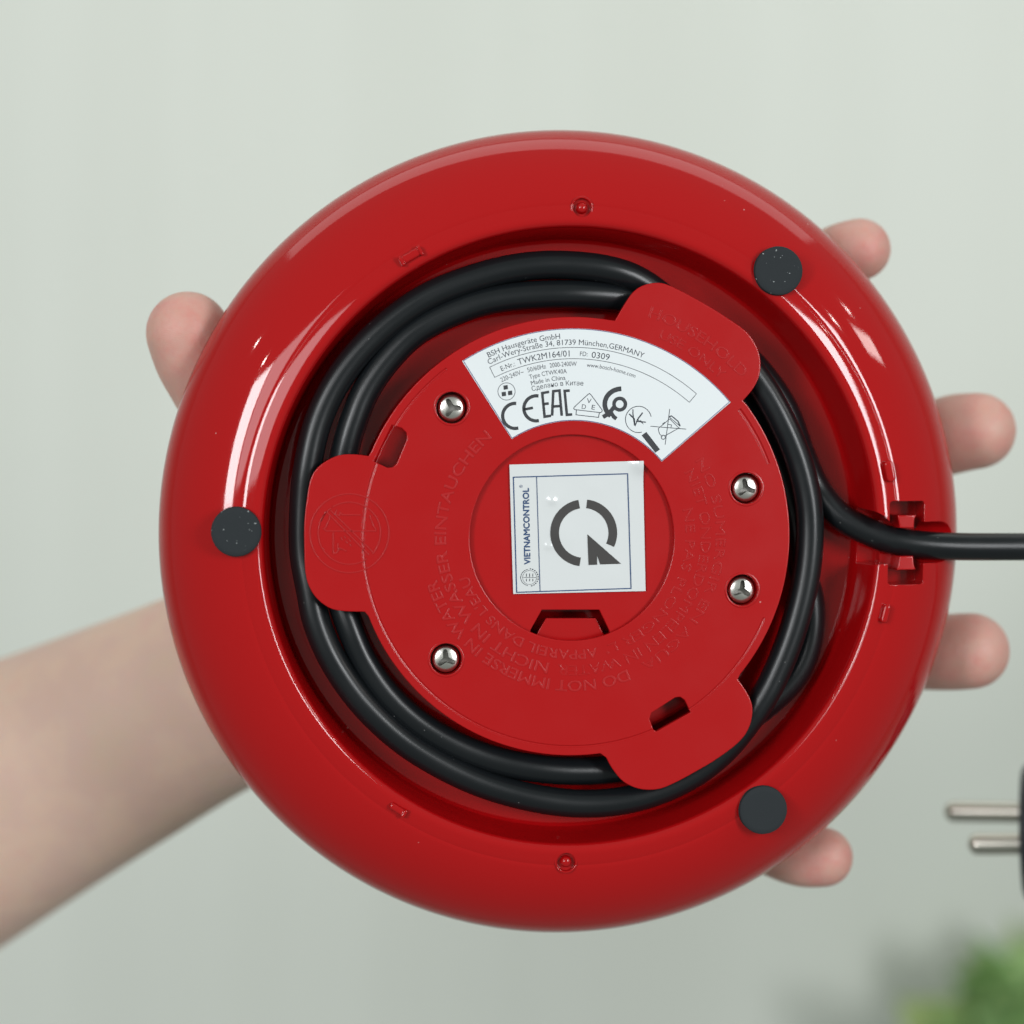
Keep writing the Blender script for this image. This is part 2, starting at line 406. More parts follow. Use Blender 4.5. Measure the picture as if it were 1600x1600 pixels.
# sunken middle of the disc, with the six-sided notch
hexa = [L2(*p, -7) for p in ((847, 953), (937, 953), (953, 986), (953, 1012), (829, 1012), (829, 985))]
mesh_obj('recess_floor', *curve_plate([circ(174, 120, RC), hexa], -17, 7, 1.0), M['red_satin'], disc)
ins = [L2(*p, -26) for p in ((853, 966), (931, 966), (944, 992), (944, 1020), (838, 1020), (838, 992))]
mesh_obj('notch_plate', *curve_plate([ins], -34, 8, 1.0), M['red_satin'], disc)
for (x, y), (u, v) in zip(sc, SCREWS):
    well = lathe([(24.2, -3), (23.6, -34), (0, -34.5)], 48)
    rim = lathe([(24.6, -2), (25.0, 0.9), (26.4, 1.3), (28.2, 0.7), (29.2, -2)], 48)
    mesh_obj('screw_well', *shift(join(well, rim), x, y, 0), M['red_satin'], disc)
# screws: domed pan heads with a three-armed recess
hv, hf = lathe([(0, 0), (5, -.1), (10, -.55), (14, -1.3), (17, -2.3), (19.5, -3.4), (21, -5.2), (21.5, -8), (21.5, -30), (0, -30)], 56)
armcuts = []
for k in range(3):
    a = radians(90+120*k)
    P = [(-2.5, -5.0), (4, -4.2), (12, -3.7), (14.6, -2.6), (15.6, 0), (14.6, 2.6), (12, 3.7), (4, 4.2), (-2.5, 5.0)]
    armcuts.append(prism([(x*cos(a)-y*sin(a), x*sin(a)+y*cos(a)) for x, y in P], -16, 10))
sme = boolean((hv, hf), armcuts);  smooth(sme, 32); sme.materials.append(M['steel']); sme.materials.append(M['steel_shade'])
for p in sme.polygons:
    if hypot(p.center.x, p.center.y) < 16*S and p.center.z < -2.6*S and p.center.z > -20*S: p.material_index = 1  # recess walls and floor get the painted shade
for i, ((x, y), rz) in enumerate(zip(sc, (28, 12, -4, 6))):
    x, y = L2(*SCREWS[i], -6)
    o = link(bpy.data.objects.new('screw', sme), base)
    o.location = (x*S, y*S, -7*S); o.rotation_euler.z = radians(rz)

# ------------------------------------------------------------------ the wound cord, one continuous run
RW = 22.3
lo = -77; hi = -36
path = [(1700, 854, -58), (1600, 855, -50), (1500, 855, -44), (1440, 852, -42), (1402, 847, -44), (1372, 838, -50), (1325, 814, -60), (1298, 790, -68), (1274, 756, -77), (1252, 705, lo),
        (1222, 632, lo), (1165, 560, lo), (1090, 506, -80), (1000, 472, -58), (900, 461, hi-4), (800, 464, hi-4), (729, 480, hi-4), (657, 514, hi-4), (610, 556, hi-4), (574, 606, hi-4), (552, 657, hi-4), (538, 704, hi-6),
        (526, 770, -50), (521, 840, -52), (527, 915, -50), (549, 982, hi-6), (578, 1043, hi-6), (622, 1100, hi-6), (683, 1148, hi-6), (762, 1184, hi-6), (850, 1202, hi-6), (940, 1204, -52), (1030, 1192, -66),
        (1110, 1160, -80), (1185, 1112, lo), (1240, 1058, lo), (1264, 1000, lo), (1266, 940, lo), (1250, 880, lo), (1236, 800, lo-2), (1210, 720, lo-3), (1165, 640, lo-3), (1120, 560, -84), (1070, 497, -66), (1010, 446, hi-10),
        (950, 422, hi), (870, 413, hi), (800, 418, hi), (727, 438, hi), (657, 470, hi), (588, 524, hi), (534, 588, hi), (499, 657, hi), (481, 728, hi), (474, 790, hi-4), (473, 860, hi-6),
        (483, 920, hi-2), (496, 975, hi), (527, 1040, hi), (578, 1108, hi), (652, 1172, hi), (756, 1226, hi), (870, 1254, hi), (970, 1252, hi-2), (1060, 1222, hi-4), (1130, 1172, hi-4), (1186, 1100, hi),
        (1218, 1040, hi), (1243, 975, hi), (1259, 910, hi), (1265, 847, hi), (1262, 785, hi), (1247, 722, hi), (1221, 660, hi), (1186, 598, hi-3), (1140, 540, hi-4), (1075, 500, hi-6), (1030, 520, -50), (980, 560, -60)]
P3 = [L(u, v, z) for u, v, z in path]
# beyond the frame the cord sags back to the plug
_pc = W(1590, 1300, -560); _a = W(1600, 1298, -560); _b = W(1690, 1300, -530); _ax = (_b-_a).normalized()
_tail = W(1597, 1300, -550)+_ax*360
def toK(p): q = Vector(p)-KO; return Vector((q.dot(kx), q.dot(ky), q.dot(kz)))
P3 = [toK(_tail), toK(_tail+_ax*60), toK(_tail+_ax*230+Vector((0, -25, 10))), toK((2060, -430, -420)), toK((2050, -190, -260)), toK((1700, -75, -150)), toK((1250, -58, -110))]+P3
pts = catmull([tuple(p) for p in P3], 12)
for it in range(240):                                   # fair the curve without shrinking it
    k_ = 0.5 if it % 2 == 0 else -0.515
    pts = [pts[0]]+[pts[i]+((pts[i-1]+pts[i+1])*0.5-pts[i])*k_ for i in range(1, len(pts)-1)]+[pts[-1]]
pts = [p+Vector((1.3*sin(i*0.061)+0.3*sin(i*0.15+1), 1.3*cos(i*0.053)+0.3*sin(i*0.13+2), 0)) for i, p in enumerate(pts)]
mesh_obj('power_cord', *tube(pts, RW, 28), M['cord'], base)

# ------------------------------------------------------------------ lettering
_tc = {}
def glyphs(s, thin=0.0, thick=0.0, bev=0.0, space=1.0):
    key = (s, thin, thick, bev, space)
    if key in _tc: return _tc[key]
    def conv(t):
        cu = bpy.data.curves.new('t', 'FONT'); cu.body = t; cu.size = 1.0; cu.offset = -thin
        cu.resolution_u = 3; cu.space_character = space
        cu.extrude = thick; cu.bevel_depth = bev; cu.bevel_resolution = 0
        o = link(bpy.data.objects.new('t', cu))
        dg = bpy.context.evaluated_depsgraph_get(); me = bpy.data.meshes.new_from_object(o.evaluated_get(dg))
        bpy.data.objects.remove(o)
        return [tuple(v.co) for v in me.vertices], [tuple(p.vertices) for p in me.polygons]
    hv, _ = conv('H'); cap = max(v[1] for v in hv)
    V, F = conv(s)
    x0 = min(v[0] for v in V); x1 = max(v[0] for v in V)
    r = ([((x-x0)/cap, y/cap, z/cap) for x, y, z in V], F, (x1-x0)/cap)
    _tc[key] = r; return r
def arc_text(s, R, a0, a1, cap, z, thin=0.0, thick=0.0, bev=0.0):
    """clockwise along radius R (baseline) from angle a0 to a1 (degrees), tops outward"""
    V, F, wd = glyphs(s, thin, thick, bev)
    out = []
    for x, y, q in V:
        a = radians(a0+(a1-a0)*x/wd); r = R+y*cap
        out.append((r*cos(a), r*sin(a), z+q*cap))
    return out, F
def line_text(s, p0, p1, cap, z, thin=0.0):
    """straight from picture point p0 to p1"""
    V, F, wd = glyphs(s, thin)
    a = Vector(L2(*p0, z)); b_ = Vector(L2(*p1, z)); d = b_-a; n_ = Vector((-d.y, d.x)).normalized()
    return [(*(a+d*(x/wd)+n_*(y*cap)), z) for x, y, q in V], F
def ribbon(P, wd, z, closed=False):
    """flat stroke through local 2-D points"""
    P = [Vector(p[:2]) for p in P]; n = len(P); V = []; F = []
    for i, p in enumerate(P):
        a = P[(i-1) % n] if (closed or i) else p; c = P[(i+1) % n] if (closed or i < n-1) else p
        d1 = (p-a).normalized() if (p-a).length > 1e-6 else (c-p).normalized()
        d2 = (c-p).normalized() if (c-p).length > 1e-6 else d1
        t = (d1+d2); t = t.normalized() if t.length > 1e-3 else d1
        nn = Vector((-t.y, t.x)); m = 1/max(0.5, nn.dot(Vector((-d1.y, d1.x))))
        V += [(*(p+nn*wd/2*m), z), (*(p-nn*wd/2*m), z)]
    for i in range(n if closed else n-1):
        j = (i+1) % n; F.append((2*i, 2*i+1, 2*j+1, 2*j))
    return V, F
def ringpts(u, v, r, z, a0=0, a1=360, n=48, rr=None):
    c = Vector(L2(u, v, z)); e = 0 if a1-a0 == 360 else 1
    return [(c.x+r*cos(radians(a0+(a1-a0)*i/n)), c.y+(rr or r)*sin(radians(a0+(a1-a0)*i/n))) for i in range(n+e)]
def poly(P, z): return [(x, y, z) for x, y in P], [tuple(range(len(P)))]

# moulded warning text on the disc
MT = dict(thin=0.0, thick=0.012, bev=0.014); MF = dict(thin=0.0, thick=0.008, bev=0.007)
lett = [arc_text('DO NOT IMMERSE IN WATER', 225, -68, -163, 17, 0.15, **MT),
        arc_text('NICHT IN WASSER EINTAUCHEN', 201, -101, -230, 17, 0.15, **MT),
        arc_text('APPAREIL DANS L\'EAU', 177, -78, -160, 15, 0.15, **MT),
        arc_text('NE PAS PLONGER L\'', 177, 14, -74, 15, 0.15, **MF),
        arc_text('NO SUMERGIR EN AGUA', 225, 32, -62, 15, 0.15, **MF),
        arc_text('NIET ONDERDOMPELEN IN WATER', 201, 30, -97, 16, 0.15, **MF),
        arc_text('HOUSEHOLD', 363, 71.5, 43.5, 17, 0.15, **MF),
        arc_text('USE ONLY', 338, 67, 47, 15, 0.15, **MF)]
mesh_obj('raised_lettering', *join(*lett[:3]), M['red_letter'], disc, flat=True)
mesh_obj('raised_lettering', *[[(x, y, z-0.06) for x, y, z in q] if i == 0 else q for i, q in enumerate(join(*lett[3:]))], M['red_faint'], disc, flat=True)

# moulded "do not put in water" sign: ring, basin, tap, bar
def raised(P, closed=False, wd=1.9, h=0.75):
    v, f = ribbon(P, wd, 0, closed); k = len(v)
    n_ = k//2
    V = [(x, y, h) for x, y, z in v]+[(x, y, -0.3) for x, y, z in v]; F = list(f)
    rng = range(n_ if closed else n_-1)
    for i in rng:
        j = (i+1) % n_
        F += [(2*i, 2*j, 2*j+k, 2*i+k), (2*i+1, 2*i+1+k, 2*j+1+k, 2*j+1)]
    return V, F
u0, v0 = 546.0, 833.0
def sy(*p): return [L2(460+a/8.0, 740+b_/8.0) for a, b_ in p]
sym = [raised(ringpts(u0, v0, 61, 0, n=72), True), raised(ringpts(u0, v0, 48, 0, 126, 128+176, n=40)), raised(ringpts(u0, v0, 48, 0, 318-360, 122, n=40)),
       raised(sy((395, 470), (930, 1015))), raised(sy((450, 455), (985, 985))), raised(sy((395, 470), (330, 600))),
       raised(sy((450, 530), (400, 660), (370, 690), (400, 715), (700, 718), (1015, 715), (1015, 690), (985, 650), (940, 520))),
       raised(sy((530, 450), (510, 510), (560, 520), (575, 490), (600, 512), (830, 515))),
       raised(sy((485, 735), (485, 960), (490, 1000), (530, 990), (570, 930), (650, 965))),
       raised(sy((545, 870), (540, 935), (600, 950))),
       raised(sy((580, 800), (600, 830)), wd=1.4), raised(sy((620, 780), (640, 810)), wd=1.4), raised(sy((640, 840), (660, 870)), wd=1.4), raised(sy((680, 820), (700, 850)), wd=1.4),
       raised(sy((690, 880), (710, 910)), wd=1.4)]
mesh_obj('warning_symbol', *join(*sym), M['red_letter'], disc, flat=True)

# rating label: white sector
ZL = 0.9
def sector(r0, r1, a0, a1, z, n=64):
    V = []; F = []
    for i in range(n+1):
        a = radians(a0+(a1-a0)*i/n); V += [(r0*cos(a), r0*sin(a), z), (r1*cos(a), r1*sin(a), z)]
    for i in range(n): F.append((2*i, 2*i+1, 2*i+3, 2*i+2))
    return V, F
def sector_solid(r0, r1, a0, a1, z0, z1, n=64):
    P = [(r1*cos(radians(a0+(a1-a0)*i/n)), r1*sin(radians(a0+(a1-a0)*i/n))) for i in range(n+1)]
    P += [(r0*cos(radians(a1-(a1-a0)*i/n)), r0*sin(radians(a1-(a1-a0)*i/n))) for i in range(n+1)]
    return P, z0, z1
TLc, TRc = L2(713, 567), L2(1141, 628)
P, _, _ = sector_solid(181.5, 325, 122.8, 40.6, 0, ZL)
me_v, me_f = prism(P, -0.2, ZL)
label = mesh_obj('rating_label', me_v, me_f, M['paper'], base, 30)
label['label'] = 'white fan-shaped rating label with black printing'
z1 = ZL+0.12
def rect_ring(r0, r1, a0, a1, wd, z):
    P, _, _ = sector_solid(r0, r1, a0, a1, 0, 0); return ribbon(P, wd, z, True)
mesh_obj('label_border', *rect_ring(182.3, 324.2, 122.5, 40.9, 1.1, z1), M['ink_edge'], label, flat=True)
tx = []
def AT(s, R, a0, a1, cap, thin=0): tx.append(arc_text(s, R, a0, a1, cap, z1))
AT('BSH Hausgeräte GmbH', 309.5, 115.8, 94.3, 8.3, 0.004)
AT('Carl-Wery-Straße 34, 81739 München,GERMANY', 299.5, 116.6, 69.0, 8.3)
AT('E-Nr.:', 282, 113.9, 109.3, 7.6)
AT('TWK2M164/01', 281.5, 108.2, 91.7, 9.4)
AT('FD:', 282.5, 88.4, 86.0, 6.8)
AT('0309', 281, 84.7, 79.0, 9.4)
AT('220-240V~', 266.5, 115.4, 107.4, 7.0)
AT('50/60Hz', 266.5, 106.0, 99.7, 7.0)
AT('2000-2400W', 266.5, 98.4, 89.4, 7.0)
AT('www.bosch-home.com', 266, 86.0, 69.2, 6.4, 0.0)
AT('Type CTWK40A', 255.5, 106.0, 92.8, 6.8)
AT('Made in China', 245.5, 106.0, 93.4, 6.8)
AT('Сделано в Китае', 236.5, 106.3, 86.8, 7.2)
mesh_obj('printed_text', *join(*tx), M['ink_text'], label, flat=True)
ln = [rect_ring(278, 295.5, 116.8, 49.4, 0.9, z1)]
Z = lambda x, y: (700+x/3.478, 490+y/3.478)      # close-up coordinates of the label
def ZL2(*ps): return [L2(*Z(*p), z1) for p in ps]
cc = Z(318, 423)
ln.append(ribbon(ringpts(*cc, 13.4, z1), 0.9, z1, True))
ln.append(ribbon(ZL2((770, 434), (776, 440), (838, 524), (836, 534), (828, 538), (690, 522), (683, 516), (686, 508), (762, 438)), 1.2, z1, True))
ln.append(ribbon(ZL2((698, 524), (695, 550), (818, 564), (823, 538)), 1.2, z1))
kc = Z(1035, 575)
ln.append(ribbon(ringpts(*kc, 20.5, z1, 12, 285), 1.2, z1))
ln.append(ribbon(ZL2((1005, 520), (1005, 545), (1014, 608)), 1.8, z1)); ln.append(ribbon(ZL2((985, 545), (1012, 572), (1018, 608), (1030, 575), (1058, 538)), 2.2, z1)); ln.append(ribbon(ZL2((1022, 585), (1075, 590)), 1.8, z1)); ln.append(ribbon(ZL2((1030, 575), (1062, 600), (1045, 580)), 1.5, z1))
# crossed-out wheeled bin
for s_ in (((1205, 518), (1180, 712)), ((1100, 612), (1294, 628)), ((1142, 625), (1205, 572)), ((1142, 625), (1150, 655)), ((1150, 655), (1165, 668)), ((1178, 665), (1258, 620)),
           ((1205, 572), (1258, 625)), ((1200, 560), (1262, 612)), ((1165, 600), (1180, 590)), ((1195, 602), (1215, 605), (1212, 618))):
    ln.append(ribbon(ZL2(*s_), 1.1, z1))
ln.append(ribbon(ZL2((1198, 560), (1215, 556), (1250, 585), (1262, 612)), 1.8, z1))
ln.append(ribbon(ringpts(*Z(1170, 672), 3.2, z1, n=16), 1.2, z1, True))
mesh_obj('printed_outline', *join(*ln), M['ink_text'], label, flat=True)
bl = []
for x, y in ((313, 402), (303, 438), (337, 432)):
    bl.append(poly(ZL2((x-12, y-11), (x+11, y-14), (x+13, y+9), (x-10, y+12)), z1))
def arcs(x, y, r, a0, a1, wd, rr=None): bl.append(ribbon(ringpts(*Z(x, y), r, z1, a0, a1, 28, rr), wd, z1))
arcs(365, 556, 19.5, 85, 285, 5.2)           # C
arcs(480, 515, 19.5, 80, 282, 5.2)           # E
bl.append(ribbon(ZL2((408, 522), (462, 512)), 4.2, z1))
for s_, wd in ((((550, 425), (512, 432), (525, 560), (560, 555)), 4.2), (((518, 492), (548, 488)), 4.2),
               (((566, 555), (572, 422), (606, 418), (618, 555)), 4.2), (((572, 505), (610, 502)), 4.2),
               (((662, 418), (634, 420), (646, 550), (675, 548)), 4.2)):
    bl.append(ribbon(ZL2(*s_), wd, z1))
# thick "c" hugging a ring, with two legs
bl.append(ribbon([tuple(Vector(L2(*Z(945, 492), z1))+Vector((27*cos(radians(a)), 24*sin(radians(a))))) for a in range(92, 236, 6)], 7.5, z1+0.05))
bl.append(ribbon(ringpts(*Z(933, 492), 9.0, z1), 5.6, z1+0.1, True))
bl.append(ribbon(ZL2((905, 505), (872, 545), (842, 562)), 6.5, z1+0.15)); bl.append(ribbon(ZL2((880, 528), (900, 560), (915, 572)), 6.0, z1+0.2))
bl.append(poly(ZL2((1052, 662), (1078, 643), (1152, 738), (1127, 756)), z1))
mesh_obj('printed_symbols', *join(*bl), M['ink'], label, flat=True)
dv = [line_text('D', Z(726, 517), Z(748, 520), 7.2, z1), line_text('V', Z(753, 485), Z(778, 488), 7.2, z1), line_text('E', Z(779, 520), Z(797, 523), 7.2, z1)]
mesh_obj('printed_initials', *join(*dv), M['ink_text'], label, flat=True)

# square sticker in the sunken middle, slightly crumpled
ZS = -6.2
dents = [((862, 782), 4.5, 2.6), ((857, 853), 4.0, 2.2), ((930, 762), 9, 0.7), ((975, 800), 11, 0.7), ((955, 900), 14, 0.8), ((876, 836), 16, 1.6), ((868, 778), 12, 1.2), ((1001, 724), 11, 8.0)]
def zst(u, v):
    h = ZS
    for (a, b_), s_, k in dents: h += k*math.exp(-((u-a)**2+(v-b_)**2)/(2*s_*s_))
    return h
Q = [(796, 726), (1004.5, 720), (1008.7, 923.5), (802, 928)]
def sq(a, b_):
    u = (Q[0][0]*(1-a)+Q[1][0]*a)*(1-b_)+(Q[3][0]*(1-a)+Q[2][0]*a)*b_
    v = (Q[0][1]*(1-a)+Q[1][1]*a)*(1-b_)+(Q[3][1]*(1-a)+Q[2][1]*a)*b_
    return u, v
n = 70; V = []; F = []
for j in range(n+1):
    for i in range(n+1):
        u, v = sq(i/n, j/n); x, y = L2(u, v, ZS); V.append((x, y, zst(u, v)))
for j in range(n):
    for i in range(n): a = j*(n+1)+i; F.append((a, a+1, a+n+2, a+n+1))
k = len(V)
rim_i = [i for i in range(n+1)]+[(j+1)*(n+1)-1 for j in range(1, n+1)]+[n*(n+1)+i for i in range(n-1, -1, -1)]+[j*(n+1) for j in range(n-1, 0, -1)]
V += [(V[i][0], V[i][1], -7.4) for i in rim_i]
for q in range(len(rim_i)):
    q2 = (q+1) % len(rim_i); F.append((rim_i[q], rim_i[q2], k+q2, k+q))
stk = mesh_obj('certification_sticker', V, F, M['foil'], base, 50)
stk['label'] = 'white square sticker with a large Q-shaped mark and blue frame'
def onst(P, wd, lift=0.6, closed=False, step=3.0):
    """stroke through picture points that follows the sticker's surface"""
    R = []; m = len(P)
    for i in range(m if closed else m-1):
        a = Vector(P[i]); b_ = Vector(P[(i+1) % m]); k = max(1, int((b_-a).length/step))
        R += [tuple(a+(b_-a)*t/k) for t in range(k)]
    if not closed: R.append(tuple(P[-1]))
    v, f = ribbon([L2(u, v_, ZS) for u, v_ in R], wd, 0, closed)
    out = []
    for i, (x, y, _) in enumerate(v):
        u, v_ = R[i//2]; out.append((x, y, zst(u, v_)+lift))
    return out, f
z1c = lambda x, y: (660+x/2.7586, 460+y/2.7586)
fr = [onst([z1c(*p) for p in ((392, 788), (884, 773), (899, 1267), (406, 1284))], 1.7, closed=True),
      onst([z1c(492, 786), z1c(507, 1280)], 1.2)]
mesh_obj('printed_frame', *join(*fr), M['ink_blue'], stk, flat=True)
vt = [line_text('VIETNAMCONTROL', z1c(465+dx, 1163+dy), z1c(458+dx, 835+dy), 9.2, ZS+0.5+0.05*i) for i, (dx, dy) in enumerate(((-1, 0), (1.2, 0), (0, -1.2), (0, 1.2)))]+[line_text('®', z1c(432, 833), z1c(431, 820), 4.5, ZS+0.5)]
mesh_obj('printed_name', *join(*vt), M['ink_blue'], stk, flat=True)
qc = z1c(695, 1028)
def qarc(a0, a1, r=45.5, n=40): return [(qc[0]+r*cos(radians(a0+(a1-a0)*i/n)), qc[1]-r*sin(radians(a0+(a1-a0)*i/n))) for i in range(n+1)]
tri = [z1c(*p) for p in ((711, 1034), (856, 1161), (766, 1164), (752, 1124), (753, 1165), (716, 1166))]
tp = [L2(u, v, ZS) for u, v in tri]
def tri_fill(P, z): return [(x, y, z) for x, y in P], [(0, 1, 2, 3), (0, 3, 4, 5)]
mk = [onst(qarc(99, 263), 13.6), onst(qarc(84, -25), 13.6), tri_fill(tp, ZS+0.9)]
mesh_obj('printed_mark', *join(*mk), M['ink_q'], stk, flat=True)
sc_ = z1c(462, 1220)
sl = [ribbon(ringpts(*sc_, 14, ZS, 100+0, 260, 24, 13), 0.8, ZS+0.4), ribbon(ringpts(*sc_, 11, ZS, 0, 360, 24), 0.5, ZS+0.4, True)]
for a in range(-80, 81, 16): sl.append(ribbon(ringpts(*sc_, 13.5, ZS, a, a+9, 3), 1.6, ZS+0.4))
for dx in (-5, 0, 5): sl.append(ribbon([L2(sc_[0]+dx, sc_[1]-6, ZS), L2(sc_[0]+dx, sc_[1]-1, ZS)], 1.0, ZS+0.4)); sl.append(ribbon([L2(sc_[0]+dx, sc_[1]+2, ZS), L2(sc_[0]+dx, sc_[1]+6, ZS)], 1.0, ZS+0.4))
sl.append(ribbon([L2(sc_[0]-10, sc_[1], ZS), L2(sc_[0]+10, sc_[1], ZS)], 0.7, ZS+0.4))
mesh_obj('printed_seal', *join(*sl), M['ink_text'], stk, flat=True)

# ------------------------------------------------------------------ hand and forearm
def skin():
    m = mat('skin', (0.50, 0.27, 0.215), 0.48, spec=0.4); b = m.node_tree.nodes['Principled BSDF']
    co = obj_coord(m)
    c1 = ramp(m, noise(m, 42, 5, 0.62, co), [(0.30, (0.59, 0.43, 0.325)), (0.45, (0.60, 0.41, 0.34)), (0.56, (0.63, 0.445, 0.35)), (0.72, (0.62, 0.375, 0.32))])
    # fingertips are pinker than palm side of the arm: follows a painted-on vertex attribute of the hand itself
    at = N(m, 'ShaderNodeAttribute', attribute_name='tip')
    mx = N(m, 'ShaderNodeMix', data_type='RGBA'); LK(m, at.outputs['Fac'], mx.inputs[0]); LK(m, c1.outputs[0], mx.inputs[6])
    c2 = ramp(m, noise(m, 170, 5, 0.65, co), [(0.30, (0.52, 0.29, 0.235)), (0.5, (0.55, 0.255, 0.215)), (0.68, (0.56, 0.19, 0.17))]); LK(m, c2.outputs[0], mx.inputs[7])
    LK(m, mx.outputs[2], b.inputs['Base Color'])
    b.inputs['Subsurface Weight'].default_value = 0.25; b.inputs['Subsurface Radius'].default_value = (1.0, 0.35, 0.2)
    b.inputs['Subsurface Scale'].default_value = 0.003
    wv = N(m, 'ShaderNodeTexWave', wave_type='RINGS'); wv.inputs['Scale'].default_value = 900; wv.inputs['Distortion'].default_value = 14; wv.inputs['Detail Scale'].default_value = 0.6
    LK(m, co, wv.inputs['Vector'])
    tipw = N(m, 'ShaderNodeMath', operation='MULTIPLY'); LK(m, wv.outputs['Fac'], tipw.inputs[0]); LK(m, at.outputs['Fac'], tipw.inputs[1])
    LK(m, bump(m, tipw.outputs[0], 0.22, 0.00009, bump(m, noise(m, 260, 6, 0.65, co), 0.45, 0.0005)), b.inputs['Normal'])
    return m
M['skin'] = skin()
def limb(nodes, flat=None, k=8):
    """nodes: (u, v, z, apparent radius) -> tube with round ends"""
    q = [(*W(u, v, z), r*(D-z)/D) for u, v, z, r in nodes]
    sm = []
    n = len(q)
    c3 = catmull([p[:3] for p in q], k)
    rr = catmull([(p[3], 0, 0) for p in q], k)
    P = c3; R = [max(4, r.x) for r in rr]
    fl = [flat or 1]*len(P)
    out = [tube(P, R, 72, True, fl)]
    for p, r in ((P[0], R[0]), (P[-1], R[-1])): out.append(sphere(p, r, 26, 1, 1, fl[0]))
    return join(*out)
pieces = [
    limb([(1527, 673, -305, 60), (1492, 678, -318, 62), (1440, 694, -345, 60), (1330, 730, -385, 60), (1200, 775, -400, 63), (1060, 820, -395, 70), (900, 850, -385, 82)]),      # middle
    limb([(1517, 1017, -300, 60), (1480, 1019, -318, 60), (1425, 1019, -345, 58), (1310, 1010, -385, 58), (1180, 985, -400, 61), (1040, 955, -395, 68), (880, 930, -385, 80)]),  # ring
    limb([(1343, 390, -268, 49), (1312, 402, -280, 52), (1265, 432, -310, 54), (1180, 490, -350, 57), (1080, 570, -380, 62), (970, 670, -385, 70), (840, 780, -385, 85)]),       # index
    limb([(1286, 1339, -268, 47), (1250, 1338, -280, 47), (1205, 1322, -305, 46), (1130, 1280, -350, 48), (1040, 1210, -380, 52), (930, 1120, -385, 60), (800, 1020, -385, 75)]),  # little
    limb([(294, 521, -128, 66), (306, 566, -140, 62), (328, 618, -165, 55), (372, 690, -215, 62), (430, 780, -285, 76), (520, 870, -350, 100), (640, 930, -400, 120)]),                 # thumb
    limb([(840, 890, -405, 150), (720, 900, -410, 200), (620, 935, -420, 195), (540, 975, -440, 165), (510, 990, -455, 130)], flat=0.50),                                              # palm
    limb([(620, 945, -440, 175), (500, 1000, -450, 168), (390, 1052, -490, 162), (300, 1094, -560, 165), (200, 1143, -620, 176), (100, 1192, -680, 188), (0, 1241, -740, 202), (-150, 1316, -830, 222), (-420, 1450, -980, 250)], flat=0.74),   # forearm
]
av = join(*pieces)
o = tmp_obj(av)
rm = o.modifiers.new('r', 'REMESH'); rm.mode = 'VOXEL'; rm.voxel_size = 5.0*S
smo = o.modifiers.new('s', 'SMOOTH'); smo.factor = 0.5; smo.iterations = 18
dg = bpy.context.evaluated_depsgraph_get(); me = bpy.data.meshes.new_from_object(o.evaluated_get(dg)); bpy.data.objects.remove(o)
org = W(390, 1052, -500)
def bmpseg(p, a, b_, wd):
    d = b_-a; t = max(0, min(1, (p-a).dot(d)/d.length_squared)); e = (p-(a+d*t)); e.z = 0
    return math.exp(-(e.length/wd)**2)*min(1, 5*t+0.2)*min(1, 5*(1-t)+0.2)
tend = [(W(330, 1075, -480), W(60, 1200, -620), 15, 7), (W(335, 1120, -480), W(90, 1245, -620), 12, 5), (W(310, 1010, -480), W(120, 1120, -600), 9, 4), (W(230, 1120, -520), W(150, 1080, -560), 8, 3.5), (W(120, 1120, -600), W(-20, 1160, -650), 9, 4)]
for v in me.vertices:
    p = v.co/S
    if p.x < W(420, 0, -480).x:
        for a, b_, wd, h in tend: v.co.z += h*bmpseg(p, a, b_, wd)*S
tips = [W(1527, 673, -270), W(1517, 1017, -270), W(1343, 390, -240), W(1286, 1339, -240), W(294, 521, -90)]
at = me.attributes.new('tip', 'FLOAT', 'POINT')
for i, v in enumerate(me.vertices):
    p = v.co/S
    dd = min((p-t).length for t in tips)
    at.data[i].value = max(0.0, min(1.0, 1.15-dd/190))*0.8
for v in me.vertices: v.co -= org*S
for p in me.polygons: p.use_smooth = True
me.materials.append(M['skin'])
hand = link(bpy.data.objects.new('person', me))
hand.matrix_world = FR @ Matrix.Translation(org*S)
tag(hand, 'bare forearm and open hand reaching from the left, fingertips gripping the red base from behind', 'person')

# ------------------------------------------------------------------ plug hanging at the right edge
plug = bpy.data.objects.new('power_plug', None); COL.objects.link(plug); plug.empty_display_size = 0.01
pz = -560
pc = W(1590, 1300, pz)
plug.matrix_world = FR @ Matrix.Translation(pc*S)
tag(plug, 'black two-pin plug with bare round metal pins pointing left at the right edge', 'plug')
def rel(u, v, z): return tuple(W(u, v, z)-pc)
pr = 16.4*(D-pz)/D
for (u0_, v0_, za), (u1_, v1_, zb) in (((1475, 1268, pz-60), (1625, 1270, pz-20)), ((1512, 1319, pz+60), (1665, 1318, pz+90))):
    a = Vector(rel(u0_, v0_, za)); b_ = Vector(rel(u1_, v1_, zb)); d = (b_-a).normalized()
    P = []; R = []
    for t in range(9):
        an = t/8*pi/2; P.append(a+d*pr*(1-cos(an))*0.9); R.append(max(0.8, pr*sin(an)))
    P.append(b_); R.append(pr)
    mesh_obj('pin', *tube(P, R, 24), M['pin'], plug)
# body: thick round face, waist and strain relief, axis to the right
ax = (Vector(rel(1690, 1300, pz+30))-Vector(rel(1600, 1298, pz))).normalized()
bv, bf = lathe([(0, 0), (60, 0), (112, 1), (122, 6), (126, 14), (126, 40), (120, 60), (96, 90), (80, 140), (72, 220), (50, 250), (34, 262), (32, 380), (0, 382)], 64)
rot = Vector((0, 0, 1)).rotation_difference(ax).to_matrix()
st = Vector(rel(1597, 1300, pz+10))
body = mesh_obj('plug_body', [tuple(rot @ Vector((x, y*1.0, z))+st) for x, y, z in bv], bf, M['black_plug'], plug, 40)

